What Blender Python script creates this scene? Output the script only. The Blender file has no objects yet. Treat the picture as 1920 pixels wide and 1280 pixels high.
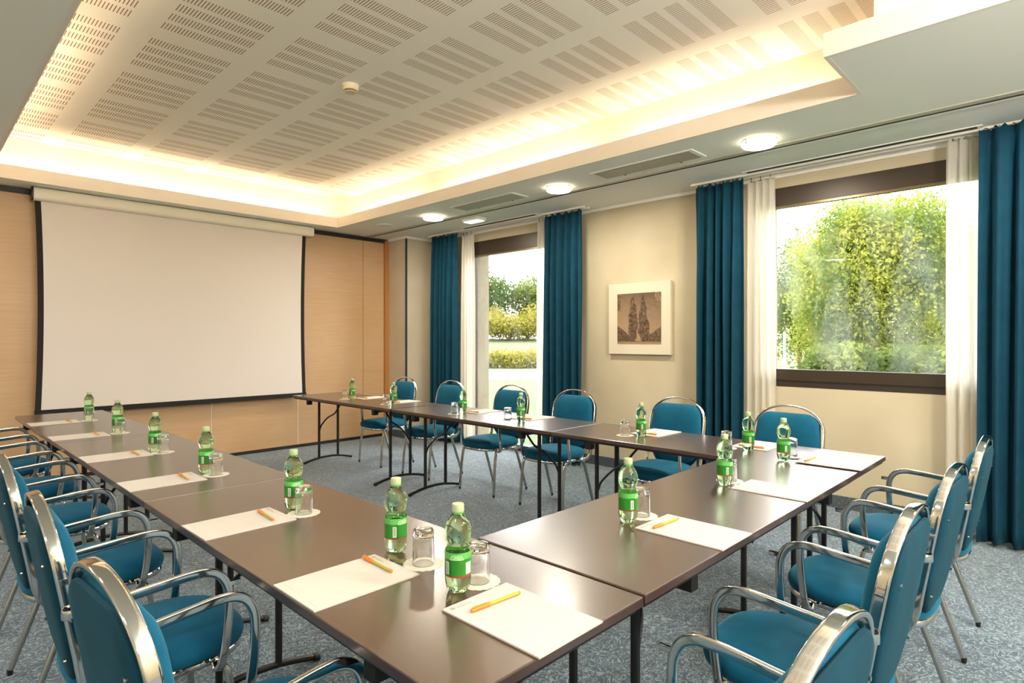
import bpy, math, random
import numpy as np
from mathutils import Vector
random.seed(7)
RNG = np.random.default_rng(11)
PI = math.pi
sc = bpy.context.scene
COL = sc.collection

# ------------------------------------------------------------------ helpers
class MB:
    def __init__(s): s.v = []; s.f = []
    def add(s, v, f):
        n = len(s.v); s.v += [tuple(p) for p in v]; s.f += [tuple(i + n for i in q) for q in f]
    def box(s, x0, y0, z0, x1, y1, z1):
        s.add([(x0,y0,z0),(x1,y0,z0),(x1,y1,z0),(x0,y1,z0),(x0,y0,z1),(x1,y0,z1),(x1,y1,z1),(x0,y1,z1)],
              [(0,3,2,1),(4,5,6,7),(0,1,5,4),(1,2,6,5),(2,3,7,6),(3,0,4,7)])
        return s
    def cyl(s, p, r, h, n=20, r2=None, axis='z'):
        r2 = r if r2 is None else r2
        vs = []
        for k, (rr, t) in enumerate(((r, 0), (r2, h))):
            for i in range(n):
                a = 2*PI*i/n; q = (rr*math.cos(a), rr*math.sin(a), t)
                if axis == 'x': q = (q[2], q[0], q[1])
                if axis == 'y': q = (q[1], q[2], q[0])
                vs.append((p[0]+q[0], p[1]+q[1], p[2]+q[2]))
        fs = [(i, (i+1) % n, n+(i+1) % n, n+i) for i in range(n)] + [tuple(range(n))[::-1], tuple(range(n, 2*n))]
        s.add(vs, fs); return s
    def lathe(s, prof, n=32, c=(0,0,0), mod=None, closed=False):
        vs = []; m = len(prof)
        for j, (r, z) in enumerate(prof):
            for i in range(n):
                a = 2*PI*i/n; rr = r*(mod(a, z) if mod else 1)
                vs.append((c[0]+rr*math.cos(a), c[1]+rr*math.sin(a), c[2]+z))
        fs = []
        for j in range(m-1 if not closed else m):
            k = (j+1) % m
            for i in range(n): fs.append((j*n+i, j*n+(i+1) % n, k*n+(i+1) % n, k*n+i))
        if not closed:
            if prof[0][0] > 1e-6: fs.append(tuple(range(n))[::-1])
            if prof[-1][0] > 1e-6: fs.append(tuple(range((m-1)*n, m*n)))
        s.add(vs, fs); return s
    def sweep(s, pts, a, b, ref=(1,0,0), n=12, e=2.6, caps=True, round_=True):
        """section half-width a along ref side, b in the other; pts smooth path"""
        P = [Vector(p) for p in pts]; vs = []
        R = [Vector(r) for r in ref] if isinstance(ref[0], (tuple, list, Vector)) else [Vector(ref)]*len(P)
        for i, p in enumerate(P):
            t = (P[min(i+1, len(P)-1)] - P[max(i-1, 0)]).normalized()
            bb = (R[i] - t*R[i].dot(t)).normalized(); nn = t.cross(bb)
            for k in range(n):
                th = 2*PI*(k+.5)/n; cx, sx = math.cos(th), math.sin(th)
                u = math.copysign(abs(cx)**(2/e), cx)*a; w = math.copysign(abs(sx)**(2/e), sx)*b
                vs.append(p + bb*u + nn*w)
        m = len(P)
        fs = [(j*n+i, j*n+(i+1) % n, (j+1)*n+(i+1) % n, (j+1)*n+i) for j in range(m-1) for i in range(n)]
        if caps: fs += [tuple(range(n))[::-1], tuple(range((m-1)*n, m*n))]
        s.add(vs, fs); return s
    def rings(s, rings, cap0=True, cap1=True):
        n = len(rings[0]); m = len(rings); vs = [p for r in rings for p in r]
        fs = [(j*n+i, j*n+(i+1) % n, (j+1)*n+(i+1) % n, (j+1)*n+i) for j in range(m-1) for i in range(n)]
        if cap0: fs.append(tuple(range(n))[::-1])
        if cap1: fs.append(tuple(range((m-1)*n, m*n)))
        s.add(vs, fs); return s
    def build(s, name, mat, parent=None, smooth=False, bevel=0, angle=40):
        me = bpy.data.meshes.new(name); me.from_pydata(s.v, [], s.f); me.validate(); me.update()
        import bmesh
        bm = bmesh.new(); bm.from_mesh(me); bmesh.ops.recalc_face_normals(bm, faces=bm.faces); 
        if bevel:
            es = [e for e in bm.edges if len(e.link_faces) == 2 and e.calc_face_angle(0) > .6]
            bmesh.ops.bevel(bm, geom=es, offset=bevel, segments=2, affect='EDGES', profile=.5)
        bm.to_mesh(me); bm.free()
        if smooth:
            me.polygons.foreach_set('use_smooth', [True]*len(me.polygons))
            me.set_sharp_from_angle(angle=math.radians(angle))
        o = bpy.data.objects.new(name, me); COL.objects.link(o)
        if mat: me.materials.append(mat)
        if parent: o.parent = parent
        return o

def spline(pts, n=6):
    """Catmull-Rom through pts"""
    P = [Vector(p) for p in pts]; out = []
    for i in range(len(P)-1):
        p0 = P[max(i-1, 0)]; p1 = P[i]; p2 = P[i+1]; p3 = P[min(i+2, len(P)-1)]
        for k in range(n):
            t = k/n
            out.append(.5*((2*p1)+(p2-p0)*t+(2*p0-5*p1+4*p2-p3)*t*t+(3*p1-p0-3*p2+p3)*t**3))
    out.append(P[-1]); return out

def empty(name, loc=(0,0,0), rz=0):
    o = bpy.data.objects.new(name, None); COL.objects.link(o); o.location = loc; o.rotation_euler = (0,0,rz)
    o.empty_display_size = .1; return o
def tag(o, label, cat, group=None, kind=None):
    if label: o['label'] = label
    if cat: o['category'] = cat
    if group: o['group'] = group
    if kind: o['kind'] = kind
    return o
def struct(o): o['kind'] = 'structure'; return o
def copy_tree(o, parent=None):
    c = o.copy(); COL.objects.link(c)
    if parent: c.parent = parent
    for ch in list(o.children): copy_tree(ch, c)
    return c

# ------------------------------------------------------------------ materials
def srgb(r, g, b):
    f = lambda c: ((c/255+.055)/1.055)**2.4 if c > 10 else c/255/12.92
    return (f(r), f(g), f(b), 1)
class N:
    def __init__(s, name):
        s.m = bpy.data.materials.new(name); s.m.use_nodes = True; s.t = s.m.node_tree; s.n = s.t.nodes; s.l = s.t.links
        s.p = s.n['Principled BSDF']; s.out = s.n['Material Output']
    def new(s, ty, **k):
        q = s.n.new(ty)
        for a, v in k.items(): setattr(q, a, v)
        return q
    def link(s, a, b): s.l.new(a, b)
    def math(s, op, a, b=None, c=None):
        q = s.new('ShaderNodeMath', operation=op)
        for i, x in enumerate((a, b, c)):
            if x is None: continue
            if isinstance(x, (int, float)): q.inputs[i].default_value = x
            else: s.link(x, q.inputs[i])
        return q.outputs[0]
    def coord(s, kind='Object'): return s.new('ShaderNodeTexCoord').outputs[kind]
    def mapping(s, vec, scale=(1,1,1)):
        q = s.new('ShaderNodeMapping'); q.inputs['Scale'].default_value = scale; s.link(vec, q.inputs['Vector']); return q.outputs[0]
    def noise(s, vec, scale, detail=3, dist=0, rough=.5):
        q = s.new('ShaderNodeTexNoise'); s.link(vec, q.inputs['Vector']); q.inputs['Scale'].default_value = scale
        q.inputs['Detail'].default_value = detail; q.inputs['Distortion'].default_value = dist; q.inputs['Roughness'].default_value = rough
        return q.outputs['Fac']
    def ramp(s, fac, stops):
        q = s.new('ShaderNodeValToRGB'); s.link(fac, q.inputs[0]); e = q.color_ramp.elements
        while len(e) > 1: e.remove(e[-1])
        e[0].position, e[0].color = stops[0]
        for p, c in stops[1:]:
            x = e.new(p); x.color = c
        return q.outputs[0]
    def bump(s, h, strength=.2, dist=.01):
        q = s.new('ShaderNodeBump'); q.inputs['Strength'].default_value = strength; q.inputs['Distance'].default_value = dist
        s.link(h, q.inputs['Height']); s.link(q.outputs[0], s.p.inputs['Normal'])
def M(name, col, rough=.5, metal=0, **k):
    x = N(name); p = x.p; p.inputs['Base Color'].default_value = col if len(col) == 4 else (*col, 1)
    p.inputs['Roughness'].default_value = rough; p.inputs['Metallic'].default_value = metal
    for a, v in k.items(): p.inputs[a.replace('_', ' ')].default_value = v
    return x
def mottled(name, c1, c2, scale, rough=.6, bump=.0, **k):
    x = M(name, c1, rough, **k); f = x.noise(x.coord(), scale, 4)
    x.link(x.ramp(f, [(.3, c1), (.7, c2)]), x.p.inputs['Base Color'])
    if bump: x.bump(f, bump, .003)
    return x.m

m_chrome = M('chrome', (.64, .63, .61), .08, 1).m
m_chrome2 = M('satin_chrome', (.50, .49, .46), .2, 1).m
def fabric(name, c, c2, sheen=.5):
    x = M(name, c, .8, Sheen_Weight=sheen, Sheen_Roughness=.4, Sheen_Tint=(.3, .8, 1, 1), Specular_IOR_Level=.15); 
    v = x.coord(); f = x.noise(v, 9, 3); x.link(x.ramp(f, [(.3, c), (.7, c2)]), x.p.inputs['Base Color'])
    x.bump(x.noise(v, 900, 1), .15, .001); return x.m
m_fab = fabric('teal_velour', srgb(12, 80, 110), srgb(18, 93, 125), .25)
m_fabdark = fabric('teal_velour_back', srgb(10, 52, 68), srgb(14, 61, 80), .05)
m_curt = fabric('teal_curtain', srgb(13, 56, 74), srgb(17, 63, 83), .1)
m_black = M('black_metal', srgb(12, 11, 11), .4, 0).m
m_rubber = M('black_rubber', srgb(10, 9, 9), .6).m
x = M('table_laminate', srgb(70, 44, 32), .36, Specular_IOR_Level=1.0, Coat_Weight=.7, Coat_Roughness=.22, Coat_IOR=1.6); v = x.coord()
x.link(x.ramp(x.noise(x.mapping(v, (1, 6, 1)), 30, 4), [(.3, srgb(54, 31, 21)), (.7, srgb(64, 38, 26))]), x.p.inputs['Base Color'])
x.bump(x.noise(v, 500, 2), .05, .001); m_table = x.m
m_edge = M('table_edge', srgb(28, 16, 13), .35).m
m_wall = mottled('plaster_wall', srgb(188, 175, 147), srgb(199, 187, 160), 2.2, .8, .02)
m_pil = mottled('plaster_pilaster', srgb(190, 178, 154), srgb(200, 188, 166), 3, .8, .02)
m_ceil = M('ceiling_paint', srgb(240, 240, 232), .8).m
m_cove = M('cove_paint', srgb(240, 230, 216), .8).m
m_white = M('white_paint', srgb(238, 234, 224), .5).m
m_case = M('screen_case_white', srgb(232, 224, 205), .4).m
m_dark = M('dark_bronze_frame', srgb(58, 47, 36), .4, .2).m
m_trackdark = M('dark_track', srgb(30, 24, 20), .5).m
m_screen = M('screen_fabric', srgb(218, 209, 202), .9).m
m_screenback = M('screen_border_black', srgb(20, 15, 13), .8).m
x = M('maple_panel', srgb(205, 165, 115), .42); v = x.coord()
f = x.noise(x.mapping(v, (1.5, 1, 70)), 3, 4, .3); f2 = x.noise(v, 1.4, 2)
q = x.new('ShaderNodeMix', data_type='RGBA'); x.link(f, q.inputs['Factor'])
q.inputs['A'].default_value = srgb(188, 154, 116); q.inputs['B'].default_value = srgb(212, 184, 148)
q2 = x.new('ShaderNodeMix', data_type='RGBA', blend_type='MULTIPLY'); x.link(f2, q2.inputs['Factor']); x.link(q.outputs['Result'], q2.inputs['A'])
q2.inputs['B'].default_value = srgb(240, 222, 200); x.link(q2.outputs['Result'], x.p.inputs['Base Color']); m_wood = x.m
m_woodedge = M('maple_edge', srgb(176, 118, 66), .4).m
m_joint = M('joint_silver', srgb(225, 220, 210), .4).m
# carpet: blue grey with pale scroll marks
x = M('scroll_carpet', srgb(100, 110, 120), .95, Sheen_Weight=.3); v = x.coord()
f = x.noise(v, 19, 1.5, 2.8, .5)
g = x.math('ABSOLUTE', x.math('SUBTRACT', f, .5))
r1 = x.ramp(g, [(.0, srgb(140, 160, 168)), (.026, srgb(128, 150, 160)), (.055, srgb(54, 78, 98)), (1, srgb(44, 66, 88))])
q = x.new('ShaderNodeMix', data_type='RGBA', blend_type='MULTIPLY'); q.inputs['Factor'].default_value = .6
x.link(r1, q.inputs['A']); x.link(x.ramp(x.noise(v, 320, 2), [(.3, (.62, .66, .7, 1)), (.7, (1, 1, 1, 1))]), q.inputs['B'])
x.link(q.outputs['Result'], x.p.inputs['Base Color']); x.bump(x.noise(v, 400, 2), .3, .004); m_carpet = x.m
m_base = mottled('carpet_skirting', srgb(52, 62, 70), srgb(96, 104, 108), 90, .95)
# perforated ceiling board
x = M('slotted_board', srgb(246, 241, 228), .8); v = x.coord()
s_ = x.new('ShaderNodeSeparateXYZ'); x.link(v, s_.inputs[0])
def cell(u, off, pitch): return x.math('MULTIPLY', x.math('FRACT', x.math('MULTIPLY', x.math('SUBTRACT', u, off), 1/pitch)), pitch)
cx_ = cell(s_.outputs[0], 1.07, .628); cy_ = cell(s_.outputs[1], 2.125, .6545)
a1 = x.math('LESS_THAN', cx_, .475); b1 = x.math('LESS_THAN', cy_, .49)
a2 = x.math('LESS_THAN', cell(cx_, 0, .0176), .0052); b2 = x.math('LESS_THAN', cell(cy_, 0, .1335), .088)
mk = x.math('MULTIPLY', x.math('MULTIPLY', a1, b1), x.math('MULTIPLY', a2, b2))
x.link(x.ramp(mk, [(0, srgb(246, 241, 228)), (1, srgb(140, 106, 78))]), x.p.inputs['Base Color']); m_slots = x.m
m_grille = N('vent_grille'); v = m_grille.coord(); sp = m_grille.new('ShaderNodeSeparateXYZ'); m_grille.link(v, sp.inputs[0])
g = m_grille.math('FRACT', m_grille.math('MULTIPLY', sp.outputs[0], 70))
m_grille.link(m_grille.ramp(m_grille.math('LESS_THAN', g, .45), [(0, srgb(196, 190, 174)), (1, srgb(112, 106, 94))]), m_grille.p.inputs['Base Color']); m_grille = m_grille.m
def emis(name, c, st):
    x = N(name); e = x.new('ShaderNodeEmission'); e.inputs[0].default_value = c; e.inputs[1].default_value = st
    x.link(e.outputs[0], x.out.inputs[0]); return x.m
m_tube = emis('warm_tube', (1, .80, .56, 1), 17)
m_lampglass = emis('lamp_glass', (1, .90, .66, 1), 4)
m_emerg = emis('emergency_lens', (1, .96, .88, 1), 1.0)
def sheer():
    x = N('sheer_voile'); tr = x.new('ShaderNodeBsdfTranslucent'); tr.inputs[0].default_value = (.95, .92, .84, 1)
    df = x.new('ShaderNodeBsdfDiffuse'); df.inputs[0].default_value = (.92, .88, .80, 1)
    tp = x.new('ShaderNodeBsdfTransparent'); tp.inputs[0].default_value = (1, 1, 1, 1)
    a = x.new('ShaderNodeMixShader'); a.inputs[0].default_value = .45; x.link(tr.outputs[0], a.inputs[1]); x.link(df.outputs[0], a.inputs[2])
    b = x.new('ShaderNodeMixShader'); b.inputs[0].default_value = .2; x.link(a.outputs[0], b.inputs[1]); x.link(tp.outputs[0], b.inputs[2])
    x.link(b.outputs[0], x.out.inputs[0]); return x.m
m_sheer = sheer()
def pane(name, haze):
    x = N(name); g = x.new('ShaderNodeBsdfGlossy'); g.inputs['Roughness'].default_value = .02
    t = x.new('ShaderNodeBsdfTransparent'); fr = x.new('ShaderNodeFresnel'); fr.inputs[0].default_value = 1.15
    a = x.new('ShaderNodeMixShader'); x.link(fr.outputs[0], a.inputs[0]); x.link(t.outputs[0], a.inputs[1]); x.link(g.outputs[0], a.inputs[2])
    d = x.new('ShaderNodeBsdfTranslucent'); d.inputs[0].default_value = (.85, .92, 1, 1)
    b = x.new('ShaderNodeMixShader'); v = x.coord(); f = x.noise(x.mapping(v, (1, 1.6, .5)), 3.2, 5, .6)
    x.link(x.math('MULTIPLY', x.math('MAXIMUM', x.math('SUBTRACT', f, .42), 0), haze), b.inputs[0])
    x.link(a.outputs[0], b.inputs[1]); x.link(d.outputs[0], b.inputs[2]); x.link(b.outputs[0], x.out.inputs[0]); return x.m
m_pane = pane('window_glass', .08); m_pane2 = pane('dusty_window_glass', .16)
m_glass = M('clear_glass', (1, 1, 1), .0, 0, Transmission_Weight=1, IOR=1.45).m
m_pet = M('green_bottle_water', (.70, 1.0, .62), .01, 0, Transmission_Weight=1, IOR=1.30).m
x = M('label_film_light', srgb(104, 190, 96), .3, Transmission_Weight=.0, Alpha=.8); m_film = x.m
m_label = M('label_green', srgb(40, 128, 38), .35, Alpha=.92).m
m_labeldark = M('label_dark_green', srgb(20, 110, 22), .4).m
m_labelpale = M('label_pale', srgb(200, 214, 196), .5).m
m_labelred = M('label_red', srgb(172, 20, 40), .5).m
m_emb = M('label_letter', srgb(176, 232, 170), .4).m
m_cap = M('cap_green_white', srgb(176, 190, 150), .4, Subsurface_Weight=.0).m
m_neck = M('neck_ring', srgb(110, 214, 110), .2, Transmission_Weight=.5, IOR=1.3).m
m_doily = M('paper_doily', srgb(214, 208, 194), .9).m
x = M('pad_paper', srgb(202, 196, 188), .85); v = x.coord(); sp = x.new('ShaderNodeSeparateXYZ'); x.link(v, sp.inputs[0])
ln = x.math('LESS_THAN', x.math('FRACT', x.math('MULTIPLY', sp.outputs[1], 110)), .12)
inb = x.math('MULTIPLY', x.math('LESS_THAN', x.math('ABSOLUTE', sp.outputs[0]), .088), x.math('LESS_THAN', x.math('ABSOLUTE', x.math('SUBTRACT', sp.outputs[1], .01)), .095))
x.link(x.ramp(x.math('MULTIPLY', ln, inb), [(0, srgb(202, 196, 188)), (1, srgb(190, 183, 174))]), x.p.inputs['Base Color']); m_paper = x.m
m_print = M('pad_print', srgb(146, 134, 122), .8).m
m_printf = M('pad_print_faint', srgb(204, 192, 168), .8).m
m_padback = M('pad_board', srgb(120, 70, 50), .8).m
m_orange = M('pen_orange', srgb(232, 124, 24), .35).m
m_barrel = M('pen_barrel', srgb(178, 160, 40), .3).m
m_lawn = mottled('lawn_grass', srgb(36, 58, 14), srgb(44, 66, 20), 3, .9)
m_field = mottled('meadow', srgb(48, 64, 24), srgb(62, 72, 34), .6, .9)
m_path = M('gravel_path', srgb(150, 144, 130), .9).m
m_bark = mottled('bark', srgb(86, 70, 52), srgb(120, 100, 76), 12, .9)
def leaf(name, a, b, tr=.5):
    x = N(name); v = x.coord(); f = x.noise(v, 1.1, 3); f3 = x.noise(v, 11, 1)
    col = x.ramp(x.math('ADD', x.math('MULTIPLY', f, .6), x.math('MULTIPLY', f3, .4)), [(.38, a), (.62, b)])
    d = x.new('ShaderNodeBsdfDiffuse'); t = x.new('ShaderNodeBsdfTranslucent'); x.link(col, d.inputs[0]); x.link(col, t.inputs[0])
    m = x.new('ShaderNodeMixShader'); m.inputs[0].default_value = tr; x.link(d.outputs[0], m.inputs[1]); x.link(t.outputs[0], m.inputs[2])
    x.link(m.outputs[0], x.out.inputs[0]); return x.m
m_leaf = leaf('hornbeam_leaves', srgb(74, 102, 44), srgb(158, 162, 76), .55)
m_leafd = leaf('dark_leaves', srgb(44, 62, 32), srgb(84, 104, 52))
m_leafy = leaf('yellow_leaves', srgb(112, 112, 44), srgb(150, 144, 80))
m_leafs = leaf('soft_leaves', srgb(60, 80, 40), srgb(122, 132, 72))

# ------------------------------------------------------------------ room shell
ZC, ZU = 2.788, 3.2
XW, YW = 5.30, 7.19
XL0, YB = -2.2, -3.4
b = MB().box(XL0-.2, YB-.2, -.1, XW+.3, YW+.2, 0); struct(b.build('floor', m_carpet))
# window wall with two openings
W1y0, W1y1, W2y0, W2y1 = 4.42, 5.87, .40, 2.05
b = MB()
b.box(XW, YB, 0, XW+.28, W2y0, ZC); b.box(XW, W2y0, 0, XW+.28, W2y1, .96); b.box(XW, W2y0, 2.67, XW+.28, W2y1, ZC)
b.box(XW, W2y1, 0, XW+.28, W1y0, ZC); b.box(XW, W1y0, 2.65, XW+.28, W1y1, ZC); b.box(XW, W1y1, 0, XW+.28, YW, ZC)
struct(b.build('wall_right', m_wall))
b = MB().box(4.862, 6.745, 0, XW, YW, ZC); wp = struct(b.build('wall_pilaster', m_pil))
MB().box(4.856, 6.738, 0, 4.876, 6.760, 2.77).build('corner_guard', M('corner_guard_blue', srgb(44, 60, 78), .5).m, wp)
# far wall: folding partition panels
fw = empty('wall_far'); struct(fw)
MB().box(XL0, YW+.01, 0, XW, YW+.2, ZC).build('backing', m_trackdark, fw)
js = [XL0, -1.65, -.618, .417, 1.452, 2.487, 3.522, 4.461, 4.80]
for a, c in zip(js, js[1:]):
    MB().box(a+.005, YW, .035, c-.005, YW+.03, 2.735).build('partition_panel', m_wood, fw, bevel=.003)
for a in js[1:]:
    mt = m_woodedge if a > 4 else m_joint
    MB().box(a-.004, YW+.004, .035, a+.004, YW+.02, 2.735).build('panel_joint', mt, fw)
MB().box(4.80, YW-.03, .0, 4.862, YW+.03, 2.77).build('door_jamb', m_woodedge, fw)
MB().box(XL0, YW-.02, 2.735, 4.80, YW+.03, ZC-.006).build('top_track', m_trackdark, fw)
struct(MB().box(XL0-.2, YB, 0, XL0, YW, ZC).build('wall_left', m_wall))
struct(MB().box(XL0, YB-.2, 0, XW, YB, ZC).build('wall_back', m_wall))
# skirting (carpet strip) and top moulding
b = MB().box(XW-.012, YB, 0, XW, W1y0, .10).box(XW-.012, W1y1, 0, XW, 6.745, .10); struct(b.build('baseboard_right', m_base))
struct(MB().box(4.862, 6.733, 0, XW, 6.745, .10).box(4.85, 6.733, 0, 4.862, YW-.03, .10).build('baseboard_pilaster', m_base))
struct(MB().box(XL0, YW-.012, 0, 4.80, YW, .032).build('baseboard_far', m_trackdark))
struct(MB().box(XW-.02, YB, ZC-.03, XW, 6.745, ZC).box(4.842, 6.725, ZC-.03, XW, 6.745, ZC).box(4.842, 6.745, ZC-.03, 4.862, YW-.03, ZC).build('trim_1', m_white))
# lower ceiling with opening
XF, YF, XS, YE, XLf, YN = 3.878, 6.847, 3.25, .955, .53, -2.0
T = .10   # slab thickness up to cove ledge
b = MB()
z1 = ZC+.02
b.box(XL0, YF, ZC, XW, YW+.2, z1+.0); b.box(XF, YE, ZC, XW, YF, z1); b.box(XS, YB, ZC, XW, YE, z1)
b.box(XL0, YB, ZC, XLf, YF, z1); b.box(XLf, YB, ZC, XS, YN, z1)
struct(b.build('ceiling', m_ceil))
# lips (fascia) round the opening
H = .122; w = .02
b = MB()
e_ = .003
b.box(XF-e_, YE, ZC-.0005, XF+w, YF+w, ZC+H); b.box(XLf-w, YF-e_, ZC-.0005, XF, YF+w, ZC+H)
b.box(XS-e_, YE-w, ZC-.0005, XF+w, YE+e_, ZC+H); b.box(XS-e_, YN, ZC-.0005, XS+w, YE-w, ZC+H); b.box(XLf-w, YN-w, ZC-.0005, XLf+e_, YF, ZC+H)
b.box(XLf, YN-w, ZC-.0005, XS+w, YN, ZC+H)
struct(b.build('trim_2', m_cove))
# cove back walls up to the upper ceiling
s = .18
b = MB(); th = .03
b.box(XF+s, YE-s, z1, XF+s+th, YF+s, ZU); b.box(XLf-s, YF+s, z1, XF+s+th, YF+s+th, ZU)
b.box(XS+s, YE-s-th, z1, XF+s+th, YE-s, ZU); b.box(XS+s, YN-s, z1, XS+s+th, YE-s-th, ZU); b.box(XLf-s-th, YN-s, z1, XLf-s, YF+s+th, ZU)
b.box(XLf-s, YN-s-th, z1, XS+s, YN-s, ZU)
struct(b.build('trim_3', m_cove))
b = MB(); b.add([(XLf-s-.05, YN-s-.05, ZU), (XF+s+.05, YN-s-.05, ZU), (XF+s+.05, YF+s+.05, ZU), (XLf-s-.05, YF+s+.05, ZU)], [(0,3,2,1)])
b.box(XLf-s-.05, YN-s-.05, ZU+.001, XF+s+.05, YF+s+.05, ZU+.05)
struct(b.build('ceiling_upper', m_slots))
# cove tubes
def tube(x0, y0, x1, y1, where):
    t = empty('cove_lamp', ((x0+x1)/2, (y0+y1)/2, z1)); tag(t, where, 'lamp', 'hidden cove lamps')
    L = math.hypot(x1-x0, y1-y0); ax = 'x' if abs(x1-x0) > abs(y1-y0) else 'y'
    p = (-L/2, 0, .045) if ax == 'x' else (0, -L/2, .045)
    MB().cyl(p, .013, L, 12, axis=ax).build('tube', m_tube, t, smooth=True)
    h = MB(); (h.box(-L/2, -.02, 0, L/2, .02, .03) if ax == 'x' else h.box(-.02, -L/2, 0, .02, L/2, .03)); h.build('holder', m_white, t)
xt = XF+.105
tube(xt, 5.28, xt, 6.70, 'warm strip lamp in the ceiling cove above the windows, nearest the screen')
tube(xt, 2.98, xt, 4.98, 'warm strip lamp in the ceiling cove above the window side, middle')
tube(xt, 1.15, xt, 2.66, 'warm strip lamp in the ceiling cove, nearest the ceiling step')
tube(.55, YF+.10, 2.15, YF+.10, 'warm strip lamp in the cove above the projection screen, left half')
tube(2.2, YF+.10, 3.76, YF+.10, 'warm strip lamp in the cove above the projection screen, right half')
tube(XLf-.1, 4.1, XLf-.1, 6.5, 'warm strip lamp in the left ceiling cove, nearest the screen')
tube(XLf-.1, 1.3, XLf-.1, 3.7, 'warm strip lamp in the left ceiling cove, above the chairs')
tube(XS+.1, -1.4, XS+.1, .6, 'warm strip lamp in the cove of the ceiling step, top right')

# ceiling partition track along the window side
t = MB().box(4.455, YB, ZC-.006, 4.545, YW-.02, ZC+.001)
t = t.build('trim_4', M('track_grey', srgb(196, 190, 172), .5).m); struct(t)
MB().box(4.515, YB, ZC-.011, 4.531, YW-.02, ZC-.0055).build('track_slot', m_trackdark, t)
MB().box(4.53, YB, ZC-.012, 4.56, YW-.02, ZC-.0045).build('track_lip', m_ceil, t)

# ---- windows
def window(n, y0, y1, z0, z1_, band, mat):
    wn = empty('window_%d' % n, (XW, (y0+y1)/2, z0)); struct(wn)
    o = lambda b, nm, mt: b.build(nm, mt, wn)
    yc = (y0+y1)/2
    X0, X1 = -.012, .05
    o(MB().box(X0, y0-yc, z1_-z0-band, X1, y1-yc, z1_-z0), 'shutter_box', m_dark)
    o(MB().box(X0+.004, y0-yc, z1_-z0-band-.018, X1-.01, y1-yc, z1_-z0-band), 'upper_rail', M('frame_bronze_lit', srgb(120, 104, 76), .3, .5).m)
    o(MB().box(X0, y0-yc, 0, X1, y0-yc+.05, z1_-z0-band).box(X0, y1-yc-.05, 0, X1, y1-yc, z1_-z0-band), 'side_frame', m_dark)
    lo = .15 if n == 2 else .07
    o(MB().box(X0, y0-yc+.05, .055 if n == 2 else 0, X1, y1-yc-.05, lo), 'bottom_rail', m_dark)
    if n == 2: o(MB().box(X0+.01, y0-yc, 0, X1, y1-yc, .055), 'sill_rail', M('frame_bronze_dark', srgb(44, 34, 26), .5).m)
    o(MB().box(.028, y0-yc+.045, lo-.01, .034, y1-yc-.045, z1_-z0-band-.012), 'pane', mat)
    return wn
m_stone = mottled('reveal_stone', srgb(128, 120, 102), srgb(142, 134, 116), 14, .9)
b = MB()
for (a, c, z0, z1_) in ((W1y0, W1y1, 0, 2.65), (W2y0, W2y1, .96, 2.67)):
    b.box(XW+.051, c-.012, z0, XW+.29, c, z1_); b.box(XW+.051, a, z0, XW+.29, a+.012, z1_); b.box(XW+.051, a, z0-.02 if z0 < .1 else z0, XW+.33, c, z0+.012)
struct(b.build('trim_5', m_stone))
window(1, W1y0, W1y1, 0, 2.65, .178, m_pane)
window(2, W2y0, W2y1, .96, 2.67, .155, m_pane2)

# ------------------------------------------------------------------ curtains
def curtain(name, y0, y1, x, ztop, amp, nf, mat, label, cat, spread=0, zb=.02, seed=0, th=.004):
    r = random.Random(seed); n = max(int(nf*14), 40); m = 26
    ph = [r.uniform(0, 6) for _ in range(6)]
    vs = []; fs = []
    tops = []
    for j in range(m):
        t = j/(m-1); z = ztop+(zb-ztop)*t
        a = amp*(.55+.45*min(1, t*3)) * (1+.25*t)
        for i in range(n+1):
            u = i/n
            uu = u + .018*math.sin(9*u+ph[0]+t*1.5) + .012*math.sin(17*u+ph[1]-t)
            fold = math.sin(2*PI*nf*uu+ph[2]) + .35*math.sin(4*PI*nf*uu+ph[3]+t) + .25*math.sin(2*PI*nf*.37*uu+ph[4]+2*t)
            yy = y0+(y1-y0)*u
            yc = (y0+y1)/2; yy = yc+(yy-yc)*(1+spread*math.sin(PI*min(1, t*1.1)*.5))
            if t < .035: zz = z + .012*math.sin(2*PI*nf*2*u)   # gathered heading
            else: zz = z
            if j == m-1: zz += .006*math.sin(2*PI*nf*.5*u)
            pinch = .75 if .02 < t < .06 else 1
            vs.append((x - a*fold*pinch*.6, yy, zz))
    for j in range(m-1):
        for i in range(n): k = j*(n+1)+i; fs.append((k, k+1, k+n+2, k+n+1))
    me = bpy.data.meshes.new(name); me.from_pydata(vs, [], fs); me.update(); me.polygons.foreach_set('use_smooth', [True]*len(me.polygons))
    me.materials.append(mat)
    root = empty(name, (0, 0, 0)); tag(root, label, cat)
    o = bpy.data.objects.new('cloth', me); COL.objects.link(o); o.parent = root
    if th:
        md = o.modifiers.new('thick', 'SOLIDIFY'); md.thickness = th; md.offset = 0
    # hooks
    hk = MB(); k = max(3, int(abs(y1-y0)/.07))
    for i in range(k): 
        yy = y0+(y1-y0)*(i+.5)/k; hk.box(x-.004, yy-.004, ztop-.01, x+.004, yy+.004, ZC-.016)
    hk.box(x-.006, y0+.01, ztop-.008, x+.006, y1-.01, ztop-.004)
    hk.build('hook_tape', m_chrome2, root)
    # move the origin to the foot of the curtain
    yc = (y0+y1)/2
    for ch in root.children:
        ch.data.transform(__import__('mathutils').Matrix.Translation((-x, -yc, 0)))
    root.location = (x, yc, 0)
    return root
G1 = None
curtain('curtain', 5.93, 6.47, 5.075, 2.755, .062, 6, m_curt, 'teal curtain left of the glass door window, nearest the screen', 'curtain', .0, seed=1)
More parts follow.
